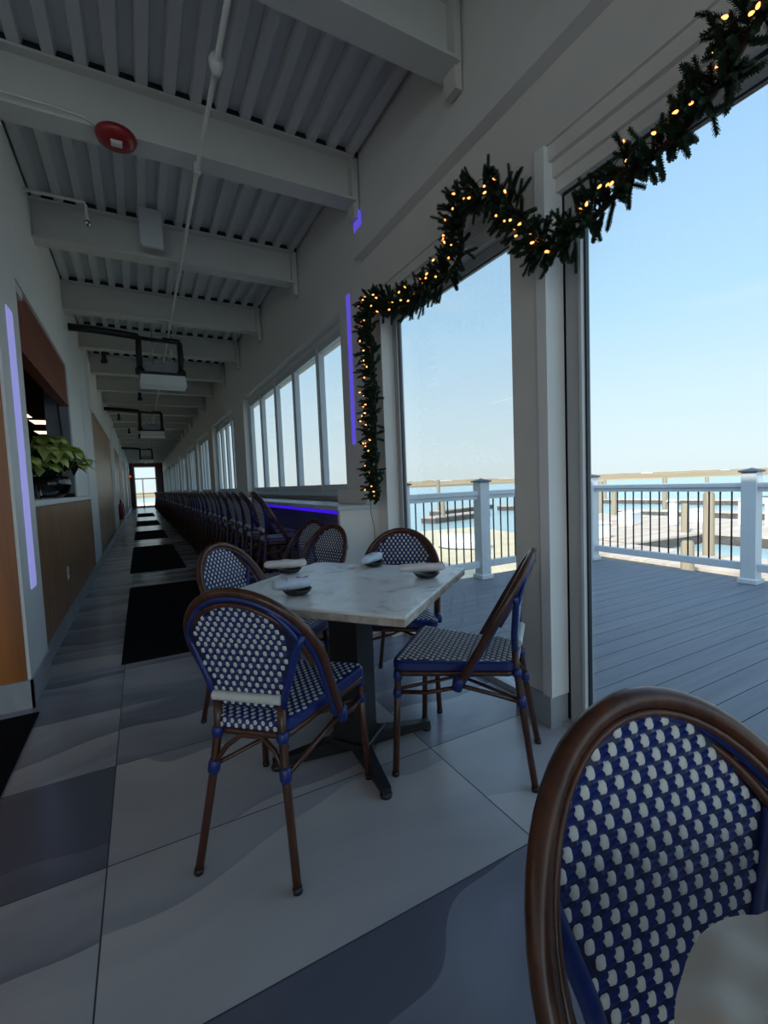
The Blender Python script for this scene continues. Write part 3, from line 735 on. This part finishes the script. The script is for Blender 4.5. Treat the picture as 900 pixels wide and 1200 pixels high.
# marble table
def table(x, y, rz, label, side=.91, top=.74):
    e = empty('dining_table', (x, y, 0), rz); tag(e, label, 'table')
    mb = MB(); h = side/2
    mb.box(-h, h, -h, h, top-.012, top, 0, .003); mb.box(-h+.001, h-.001, -h+.001, h-.001, top-.038, top-.012, 1, .004); mb.build('tabletop', ['marble', 'stone'], e)
    mb = MB(); mb.box(-.08, .08, -.065, .065, .06, top-.06, 0, .006); mb.box(-.2, .2, -.2, .2, top-.06, top-.038, 0, .003); mb.box(-.1, .1, -.1, .1, .05, .075, 0, .005); mb.build('pedestal', 'black', e)
    for k in range(4):
        mb = MB(); a = PI/4+k*PI/2
        pts = [(.02, .075), (.12, .068), (.26, .052), (.36, .042)]
        V = []; F = []
        for r_, hz in pts:
            wd = .034-.018*(r_/.36)
            for sx, z in ((-1, .012), (1, .012), (1, hz), (-1, hz)): V.append((r_*math.cos(a)-sx*wd*math.sin(a), r_*math.sin(a)+sx*wd*math.cos(a), z))
        for i in range(3): F += [(i*4+q, i*4+(q+1) % 4, i*4+4+(q+1) % 4, i*4+4+q) for q in range(4)]
        F += [(3, 2, 1, 0), (12, 13, 14, 15)]
        mb.add(V, F); f_ = mb.build('foot', 'black', e)
        mb = MB(); mb.lathe([(0, 0), (.022, 0), (.024, .012), (.018, .02), (0, .02)], (.345*math.cos(a), .345*math.sin(a), 0), 14); mb.build('glide', 'dark', f_)
    return e
table(.765, 1.785, R(38.9), 'square white marble table on a black pedestal with four wrapped place settings', .82)
table(.60, -.365, R(-9.9), 'marble table at the bottom right corner, mostly outside the picture, under the cream cloth')
# place settings: dark plate and napkin roll (each a thing)
def plate(x, y, label):
    mb = MB(); mb.lathe([(0, .0), (.030, .0), (.044, .006), (.058, .022), (.055, .024), (.042, .010), (0, .006)], (0, 0, 0), 28)
    o = thing(mb, 'bread_plate', 'plate', label, 'plate', 'small dark plates under the napkins', (x, y, .741)); o.scale = (1, 1, 1); return o
def napkin(x, y, a, L, mat, label, r=.024, z=.786, tilt=0):
    e = empty('rolled_napkin', (x, y, z), a); e.rotation_euler = (0, tilt, a); tag(e, label, 'napkin', 'rolled napkins on the marble table')
    mb = MB()
    def f(u, v):
        t = u*2-1; th = v*2*PI; end = min(1, (1-abs(t))*9)**.5; rr = (r*(1+.10*math.sin(3*th+t*2))*(.86+.14*math.cos(t*2)))*(.55+.45*end)
        return (t*L/2, rr*1.12*math.cos(th), rr*.86*math.sin(th))
    mb.grid(f, 22, 20); n = 21
    for s in (0, 1):
        mb.add([f(s, k/20) for k in range(20)], [tuple(range(20)) if s else tuple(reversed(range(20)))], 0)
    mb.build('cloth', mat, e)
    mb = MB()
    def g(u, v):
        th = v*2*PI; return ((u-.5)*.036, (r*1.19)*math.cos(th), (r*.93)*math.sin(th))
    mb.grid(g, 2, 24); mb.build('paper_band', 'offwhite' if mat == 'napkin' else 'napkin2', e)
    mb = MB()
    def h(u, v):
        t = u; return (L/2*(.1+.86*t), r*1.05*math.cos(PI*.15+v*.9), r*.82*math.sin(PI*.15+v*.9)+.003*math.sin(t*9))
    mb.grid(h, 10, 4); mb.build('folded_flap', mat, e)
    return e
SET = [(.595, 2.155, -.34, .20, 'napkin', 'pinkish rolled napkin at the far left corner, nearest the bright chair', .024), (.49, 1.70, -.05, .15, 'napkin2', 'bluish white folded napkin at the near left side of the table', .026),
       (1.0, 2.03, .62, .17, 'napkin2', 'white folded napkin in front of the shaded chair', .026), (1.055, 1.655, -.45, .20, 'napkin', 'pinkish rolled napkin at the right corner, nearest the side-on chair', .022)]
PLL = ['dark plate under the pinkish napkin at the far left corner', 'dark plate under the bluish napkin at the near left side', 'dark plate under the white napkin before the shaded chair', 'dark plate under the pinkish napkin at the right corner']
for (x, y, a, L, m_, lab, r_), pl in zip(SET, PLL):
    plate(x+.02*math.cos(a), y+.02*math.sin(a), pl); napkin(x, y, a, L, m_, lab, r_)
# cream cloth on our own table
mb = MB()
def cloth(u, v):
    a = u*2*PI; r_ = v
    nx, ny = math.cos(a), math.sin(a)
    fold = .012*math.sin(5*a+1.0)*r_+.010*math.sin(9*a+.5)*r_*r_
    x = .17*r_*nx*(1+.06*math.sin(2*a+.4)); y = .12*r_*ny*(1+.06*math.sin(3*a))
    z = .055*(1-r_**2.0)+1.3*fold*(1-r_*.3)+.010*math.sin(14*r_+2*a)*(1-r_)+.004
    return (x, y, max(z, .002))
mb.grid(cloth, 64, 20)
thing(mb, 'cloth_napkin', 'cream', 'crumpled cream cloth at the very bottom right, over the nearest chair seat', 'cloth', None, (.36, .073, .742), .5)

# window counter with light strip
e = empty('window_counter', (1.5, 20, 0)); tag(e, 'long pale counter under the corridor windows with the bar stools along it', 'counter')
mb = MB(); mb.box(1.26, 1.74, 3.08, 38.4, .965, 1.0, 0, .004); rel(mb, e).build('countertop', 'bluegrey', e)
mb = MB(); mb.box(1.28, 1.74, 3.10, 3.14, 0, .965); rel(mb, e).build('end_panel', 'white', e)
mb = MB(); mb.box(1.66, 1.74, 3.14, 38.4, 0, .965); rel(mb, e).build('counter_back', 'greywall', e)
for a, b in ((3.16, 3.42), (3.46, 4.15), (4.20, 5.4), (5.5, 8.5), (8.6, 12)):
    mb = MB(); mb.box(1.272, 1.285, a, b, .938, .962); o = rel(mb, e).build('light_strip', 'deepblue', e); o['label'] = 'glowing deep blue light strip under the counter edge'
mb = MB(); mb.box(1.50, 1.62, 3.10, 3.66, 1.0, 1.115, 0, .004); struct('trim_10', mb, 'white')
# vertical light strips
mb = MB(); mb.box(1.588, 1.602, 3.455, 3.505, 1.49, 2.70, 0, .002); thing(mb, 'light_strip', 'purple', 'narrow violet light strip on the white column beside the garland', 'light strip')
mb = MB(); mb.box(-.602, -.594, 3.29, 3.43, .62, 2.24, 0, .002); thing(mb, 'light_strip', 'lavender', 'broad lavender light strip on the left pier beside the orange wood', 'light strip')
mb = MB(); mb.box(1.585, 1.600, 3.20, 3.30, 3.02, 3.22, 0, .002); thing(mb, 'light_strip', 'purple', 'short violet light strip at the end of the ceiling beam above the garland column', 'light strip')

# bar hatch counter, plant, oddments
e = empty('bar_counter', (-.85, 5.65, 1.09)); tag(e, 'white counter slab of the bar hatch on the left', 'counter')
mb = MB(); mb.box(-1.25, -.60, 3.63, 7.655, 1.09, 1.135, 0, .006); rel(mb, e).build('slab', 'cool', e)
mb = MB(); mb.box(-1.2, -.64, 3.66, 7.64, 1.075, 1.09); rel(mb, e).build('underboard', 'cool', e)
pl = empty('potted_plant', (-.74, 5.15, 1.135)); tag(pl, 'lime green leafy plant in a glass bowl on the bar hatch counter', 'plant')
mb = MB(); mb.lathe([(0, .004), (.09, .004), (.15, .05), (.175, .12), (.165, .19), (.155, .20), (.150, .19), (.16, .12), (.135, .06), (.08, .015), (0, .015)], (0, 0, 0), 32); mb.build('glass_bowl', 'bowlglass', pl)
mb = MB(); mb.lathe([(0, .012), (.08, .016), (.13, .06), (.150, .12), (.14, .16), (0, .17)], (0, 0, 0), 24); mb.build('soil', 'soil', pl)
rp = random.Random(5)
def leaf(mb, base, d, L, wd, droop, mi=0):
    d = d.normalized(); side = d.cross(Vector((0, 0, 1)));
    if side.length < .01: side = Vector((1, 0, 0))
    side.normalize(); V = []; n = 7
    for i in range(n+1):
        t = i/n; c = base+d*L*t+Vector((0, 0, -droop*L*t*t)); ww = wd*math.sin(PI*min(1, t*.95+.04))**.8*(1-.35*t)
        V += [c-side*ww+Vector((0, 0, .25*ww)), c, c+side*ww+Vector((0, 0, .25*ww))]
    F = []
    for i in range(n): F += [(i*3, i*3+1, i*3+4, i*3+3), (i*3+1, i*3+2, i*3+5, i*3+4)]
    mb.add(V, F, mi, True)
mbs, mbl, mbd = MB(), MB(), MB()
for k in range(40):
    a = rp.uniform(0, 2*PI); sp_ = .36*math.sqrt(rp.uniform(.02, 1)); h = .56-sp_*sp_*1.9+rp.uniform(-.05, .05)
    tip = Vector((.75*sp_*math.cos(a), 1.15*sp_*math.sin(a), h-.03)); base = Vector((.04*math.cos(a), .04*math.sin(a), .15))
    mid = base.lerp(tip, .5)+Vector((0, 0, .08)); mbs.tube([base, mid, tip], .004, 6)
    for q in range(9):
        b = q*2*PI/9+rp.uniform(-.2, .2); leaf(mbl, tip, Vector((math.cos(b), math.sin(b), rp.uniform(.0, .5))), rp.uniform(.11, .16), .062, rp.uniform(.2, .9))
    for q in range(6):
        b = rp.uniform(0, 2*PI); c = mid.lerp(tip, rp.uniform(.0, .9)); leaf(mbd, c, Vector((math.cos(b), math.sin(b), rp.uniform(-.3, .2))), rp.uniform(.09, .13), .034, .5)
mbs.build('stems', 'leaf', pl); o = mbl.build('bracts', 'lime', pl); o['kind'] = 'stuff'; o['label'] = 'lime green leaf rosettes'; o = mbd.build('foliage', 'leaf', pl); o['kind'] = 'stuff'
mb = MB(); mb.box(-.06, .06, -.09, .09, 0, .035, 0, .008); mb.box(-.05, .05, -.07, .07, .035, .042, 0); thing(mb, 'card_reader', 'black', 'small flat black object on the bar hatch counter right of the plant', 'device', None, (-.72, 6.35, 1.135))
mb = MB(); mb.lathe([(0, 0), (.03, 0), (.034, .01), (.03, .11), (.027, .11), (.027, .012), (0, .012)], (0, 0, 0), 20); thing(mb, 'drinking_glass', 'bowlglass', 'small clear glass on the hatch counter left of the plant bowl', 'glass', None, (-.72, 4.45, 1.135))
mb = MB(); mb.tube([(-.76, 6.25, 2.45), (-.75, 6.26, 2.1), (-.735, 6.27, 1.8), (-.77, 6.26, 1.5), (-.79, 6.25, 1.14)], .010, 8)
thing(mb, 'hanging_cable', 'black', 'black cable hanging on the grey wall behind the hatch', 'cable')
e = empty('wall_outlet', (-.628, 4.95, .46)); tag(e, 'small white outlet plate low on the plank bar front', 'outlet')
mb = MB(); mb.box(0, .008, -.035, .035, -.06, .06, 0, .003); mb.build('cover_plate', 'offwhite', e)
for z in (-.025, .025): mb = MB(); mb.box(.008, .011, -.016, .016, z-.014, z+.014, 0, .001); mb.build('socket', 'cool', e)
for i, (x, y, lab) in enumerate([(-1.93, 10.9, 'warm ceiling panel in the bar room, upper left one seen through the hatch'), (-1.75, 11.9, 'warm ceiling panel in the bar room, upper right one seen through the hatch'), (-1.98, 13.8, 'warm ceiling panel in the bar room, lowest one seen through the hatch'), (-2.9, 7.0, 'warm ceiling panel in the bar room above the hatch')]):
    e = empty('ceiling_light', (x, y, 2.748)); tag(e, lab, 'ceiling light', 'warm panels in the bar room')
    mb = MB(); mb.box(-.17, .17, -.32, .32, -.04, 0, 0, .004); mb.build('housing', 'offwhite', e)
    mb = MB(); mb.box(-.15, .15, -.30, .30, -.046, -.04); mb.build('diffuser', 'lamp', e)
# floor mats
for a, b, x0, x1, lab in ((3.50, 6.27, -.19, .55, 'large black floor mat nearest to us along the tile joint'), (7.43, 10.9, -.21, .54, 'second black floor mat up the corridor'), (12.6, 15.2, -.21, .54, 'third black floor mat up the corridor'),
                          (17.6, 20.6, -.21, .54, 'fourth black floor mat up the corridor'), (24, 28, -.2, .54, 'black floor mat farthest up the corridor'), (1.55, 2.98, -1.55, -.555, 'black floor mat at the left edge below the orange wood')):
    mb = MB(); mb.box(-(x1-x0)/2, (x1-x0)/2, -(b-a)/2, (b-a)/2, .001, .010, 0, .003)
    e = thing(mb, 'floor_mat', 'mat', lab, 'mat', None, ((x0+x1)/2, (a+b)/2, 0))
# fire extinguisher far up on the left
e = empty('fire_extinguisher', (-.56, 16.0, .35)); tag(e, 'small dark red extinguisher on the left wall far up the corridor', 'fire extinguisher')
mb = MB(); mb.lathe([(0, 0), (.055, 0), (.062, .02), (.062, .40), (.045, .47), (.02, .50), (0, .50)], (0, 0, 0), 20); mb.build('cylinder', 'red', e)
mb = MB(); mb.tube([(0, 0, .5), (0, 0, .56), (.02, -.05, .60)], .018, 8); mb.build('valve', 'black', e)
mb = MB(); mb.tube([(0, 0, .55), (.06, -.04, .5), (.09, -.04, .3), (.08, -.04, .1)], .012, 8); mb.build('hose', 'black', e)
# exit sign
e = empty('exit_sign', (-.70, YN-.05, 2.35)); tag(e, 'small glowing red sign on the dark end wall left of the door', 'sign')
mb = MB(); mb.box(-.2, .2, -.03, .03, -.1, .1, 0, .01); mb.build('housing', 'darkwood', e)
mb = MB(); mb.box(-.17, .17, -.036, -.03, -.07, .07); mb.build('face', 'exit', e)

# ---------- ceiling equipment
def heater(y, lab, sc=1.0):
    e = empty('ceiling_heater', (.36, y, 2.53)); tag(e, lab, 'heater', 'black and white heaters hanging from the corridor ceiling')
    mb = MB(); V = [(-.26, -.15, .13), (.26, -.15, .13), (.26, .15, .13), (-.26, .15, .13), (-.275, -.17, 0), (.275, -.17, 0), (.275, .17, 0), (-.275, .17, 0)]
    mb.add(V, [(4, 7, 6, 5), (0, 1, 2, 3), (0, 4, 5, 1), (1, 5, 6, 2), (2, 6, 7, 3), (3, 7, 4, 0)]); mb.build('white_hood', 'cool', e)
    mb = MB(); mb.box(-.27, .27, -.16, .16, .13, .165, 0, .004); mb.build('rim', 'black', e)
    mb = MB(); mb.grid(lambda u, v: (-.21+.42*u, .06-.12*v*0+.0, .165+.18*v*(1-.3*abs(2*u-1))), 8, 4); mb.box(-.2, .2, .05, .07, .165, .32); mb.build('reflector', 'gunmetal', e)
    for s in (-1, 1):
        mb = MB(); xx = s*.235 - (.03 if s < 0 else 0)
        mb.tube([(xx, 0, .15), (xx, 0, .23)], .055, 12); mb.tube([(xx, 0, .2), (xx*.99, 0, .45), (xx*.97, 0, .585), (xx*.93, 0, .61)]+([(xx*.5, 0, .615), (xx*.1, 0, .62)] if s > 0 else [(xx*1.0, 0, .62)]), .036, 10)
        mb.build('black_pipe', 'black', e)
    mb = MB(); mb.tube([(-.265, 0, .60), (-.27, 0, .63), (-.45, 0, .645), (-.7, 0, .66), (-1.0, 0, .665)], .045, 10); mb.tube([(-.275, 0, .62), (.05, 0, .60)], .026, 8); mb.build('feed_pipe', 'black', e)
    mb = MB()
    for s in (-.1, .12): mb.tube([(s, 0, .3), (s, 0, .76)], .006, 6)
    mb.build('hanger_rod', 'chrome', e)
heater(6.75, 'nearest and largest ceiling heater with white hood and black pipes')
heater(12.9, 'second ceiling heater, middle of the corridor')
heater(24.0, 'third ceiling heater, near the far door')
# sprinkler main pipe
e = empty('ceiling_pipe', (.46, 2, 3.22)); tag(e, 'long thin white pipe running under the ceiling beams up the corridor', 'pipe')
mb = MB(); mb.tube([(0, -6, 0), (0, 8, 0), (0, 20, 0), (0, 36, 0)], .013, 10); mb.build('pipe', 'offwhite', e)
mb = MB(); mb.lathe([(0, -.05), (.018, -.05), (.034, -.01), (.036, .02), (.02, .05), (0, .05)], (0, .42, 0), 16); mb.build('round_fitting', 'offwhite', e)
for y in (1.26, 2.80, 4.42, 5.98, 7.55):
    mb = MB(); mb.box(-.02, .02, y-.02, y+.02, -.02, .05, 0, .003); mb.build('clamp', 'offwhite', e)
e = empty('wall_pipe', (-.6, 4.3, 3.42)); tag(e, 'short white branch pipe with a drop near the left wall', 'pipe')
mb = MB(); mb.tube([(-.02, 0, 0), (.2, 0, 0), (.36, 0, 0), (.37, .01, -.02), (.37, .02, -.12)], .012, 8); mb.build('pipe', 'offwhite', e)
mb = MB(); mb.lathe([(0, -.04), (.02, -.04), (.025, -.02), (.01, 0), (0, 0)], (.37, .02, -.12), 12); mb.build('sprinkler_head', 'chrome', e)
# junction box hanging
mb = MB(); mb.box(-.09, .09, -.03, .03, -.16, .16, 0, .01); thing(mb, 'junction_box', 'decking', 'pale box hanging before the third ceiling beam', 'box', None, (.23, 4.55, 3.45))
# fire alarm strobe
e = empty('fire_alarm', (.01, 3.20, 3.27)); tag(e, 'round dark red fire alarm with clear strobe under the ceiling beam', 'fire alarm')
mb = MB(); mb.lathe([(0, 0), (.105, 0), (.11, -.015), (.10, -.04), (.07, -.055), (0, -.06)], (0, 0, 0), 32); mb.build('housing', 'red', e)
mb = MB(); mb.box(-.03, .03, -.045, .0, -.075, -.05, 0, .008); mb.build('strobe_lens', 'offwhite', e)
e = empty('beam_conduit', (-.3, 3.17, 3.29)); tag(e, 'thin pale conduit along the beam left of the red alarm', 'conduit')
mb = MB(); mb.tube([(-.3, 0, .02), (0, 0, .02), (.15, 0, .01), (.24, 0, -.03)], .008, 8); mb.build('conduit', 'steel', e)
for y, x, w_ in ((8.05, -.35, 'left of and just behind the nearest heater'), (14.17, -.38, 'left of and just behind the second heater'), (17.27, -.2, 'far left before the third heater'), (11.07, .12, 'between the first and second heaters'), (18.82, .1, 'near the middle before the third heater')):
    mb = MB(); mb.lathe([(0, 0), (.03, 0), (.03, -.1), (.045, -.12), (.045, -.16), (0, -.17)], (0, 0, 0), 14)
    thing(mb, 'spot_fixture', 'black', 'small black ceiling fixture '+w_, 'fixture', 'small black ceiling fixtures', (x, y, 3.27))

# ---------- garland
GP = [(1.52, 2.94, 1.03), (1.52, 2.95, 1.32), (1.52, 2.94, 1.56), (1.52, 2.93, 1.86), (1.52, 2.94, 2.1), (1.52, 2.96, 2.28), (1.52, 2.90, 2.43), (1.52, 2.68, 2.33), (1.52, 2.42, 2.25), (1.52, 2.19, 2.24), (1.52, 2.02, 2.25), (1.52, 1.90, 2.33), (1.51, 1.91, 2.46), (1.50, 1.80, 2.53), (1.51, 1.64, 2.46), (1.52, 1.54, 2.32), (1.53, 1.46, 2.17),
      (1.53, 1.31, 2.07), (1.54, 1.18, 2.10), (1.54, 1.08, 2.13), (1.54, .99, 2.17), (1.54, .90, 2.19), (1.53, .80, 2.21), (1.52, .72, 2.26), (1.51, .65, 2.32), (1.5, .55, 2.36), (1.5, .4, 2.4)]
def spline(P, n):
    P = [Vector(p) for p in P]; out = []
    for i in range(len(P)-1):
        a, b, c, d_ = P[max(i-1, 0)], P[i], P[i+1], P[min(i+2, len(P)-1)]
        for k in range(n):
            t = k/n; out.append(.5*((2*b)+(c-a)*t+(2*a-5*b+4*c-d_)*t*t+(3*b-a-3*c+d_)*t**3))
    out.append(P[-1]); return out
path = spline(GP, 8)
L = [0]
for i in range(1, len(path)): L.append(L[-1]+(path[i]-path[i-1]).length)
def at(s):
    for i in range(1, len(path)):
        if L[i] >= s:
            t = (s-L[i-1])/max(1e-6, L[i]-L[i-1]); return path[i-1].lerp(path[i], t), (path[i]-path[i-1]).normalized()
    return path[-1], (path[-1]-path[-2]).normalized()
g = empty('pine_garland', (1.52, 2.9, 1.03)); tag(g, 'dark green pine garland draped along the door tops and down the column', 'garland')
go = Vector(g.location)
rg = random.Random(21)
mb = MB(); mb.tube([p-go for p in path], .012, 6); mb.build('core_rope', 'twig', g)
mbn, mbt = MB(), MB()
tips = []
def sprig(base, d, Ls):
    d = d.normalized(); side = d.orthogonal().normalized(); s2 = d.cross(side)
    bend = Vector((rg.uniform(-.3, .1), rg.uniform(-.3, .3), rg.uniform(-.35, .2)))
    pts = [base+d*Ls*t+bend*Ls*t*t*.4 for t in (0, .5, 1)]
    mbt.tube([p-go for p in pts], [.003, .0025, .0015], 4)
    nn = int(120*Ls/.10)
    for k in range(nn):
        t = .12+.88*k/nn; c = base+d*Ls*t+bend*Ls*t*t*.4; a = k*2.4
        o_ = (side*math.cos(a)+s2*math.sin(a)); nd = (o_*.95+d*.75).normalized(); ln = rg.uniform(.0105, .0155)*(1 if t < .9 else .8)
        wv = nd.cross(d).normalized()*.0021; e_ = c+nd*ln
        mbn.add([c-wv-go, c+wv-go, e_+wv*.8-go, e_-wv*.8-go], [(0, 1, 2, 3)])
s = 0
tot = L[-1]
while s < tot:
    p, t = at(s)
    for q in range(3):
        a = rg.uniform(0, 2*PI)
        sd = t.orthogonal().normalized(); sd2 = t.cross(sd)
        o_ = sd*math.cos(a)+sd2*math.sin(a)
        if o_.x > .25: o_.x *= -.6
        d_ = o_*1.0+t*rg.uniform(-.5, .7)
        Ls = rg.uniform(.06, .135)
        sprig(p+o_*.005, d_, Ls); tips.append((p+d_.normalized()*Ls*rg.uniform(.3, .95), o_))
        if rg.random() < .6: sprig(p+d_.normalized()*Ls*.35, d_+Vector((rg.uniform(-.7, .3), rg.uniform(-.7, .7), rg.uniform(-.7, .7))), Ls*.6)
    s += .016
o = mbn.build('needles', 'needle', g); o['kind'] = 'stuff'
mbt.build('twigs', 'twig', g)
# light string lying on the garland
ls = empty('light_string', (1.5, 2.9, 1.0)); tag(ls, 'string of warm orange mini lights wound through the pine garland', 'string lights')
lo = Vector(ls.location)
mb = MB(); wp = []
s = 0
while s < tot:
    p, t = at(s); a = s*22; wp.append(p+Vector((-.045-.02*math.sin(a*.7), .04*math.cos(a), .04*math.sin(a)))-lo); s += .03
mb.tube(wp, .0018, 5)
mb.tube([wp[0], wp[0]+Vector((.0, .0, -.08)), wp[0]+Vector((.03, .01, -.2)), wp[0]+Vector((.04, .03, -.32)), wp[0]+Vector((.05, .06, -.42)), wp[0]+Vector((.06, .05, -.6))], .0022, 5)
mb.build('wire', 'wire', ls)
mb = MB(); mb.lathe([(0, -.006), (.0042, -.003), (.0048, .002), (.003, .008), (0, .012)], (0, 0, 0), 8); bulb = None
rb = random.Random(8); NB = 100
for k in range(NB):
    s = tot*(k+.5+rb.uniform(-.4, .4))/NB; p, t = at(min(max(s, .01), tot-.01))
    pos = p+Vector((rb.uniform(-.105, -.05), rb.uniform(-.06, .06), rb.uniform(-.06, .06)))
    if bulb is None: b = bulb = mb.build('bulb', 'warm', ls)
    else: b = bulb.copy(); COL.objects.link(b); b.parent = ls
    b.location = pos-lo; b.rotation_euler = (rb.uniform(0, 6), rb.uniform(0, 6), 0)
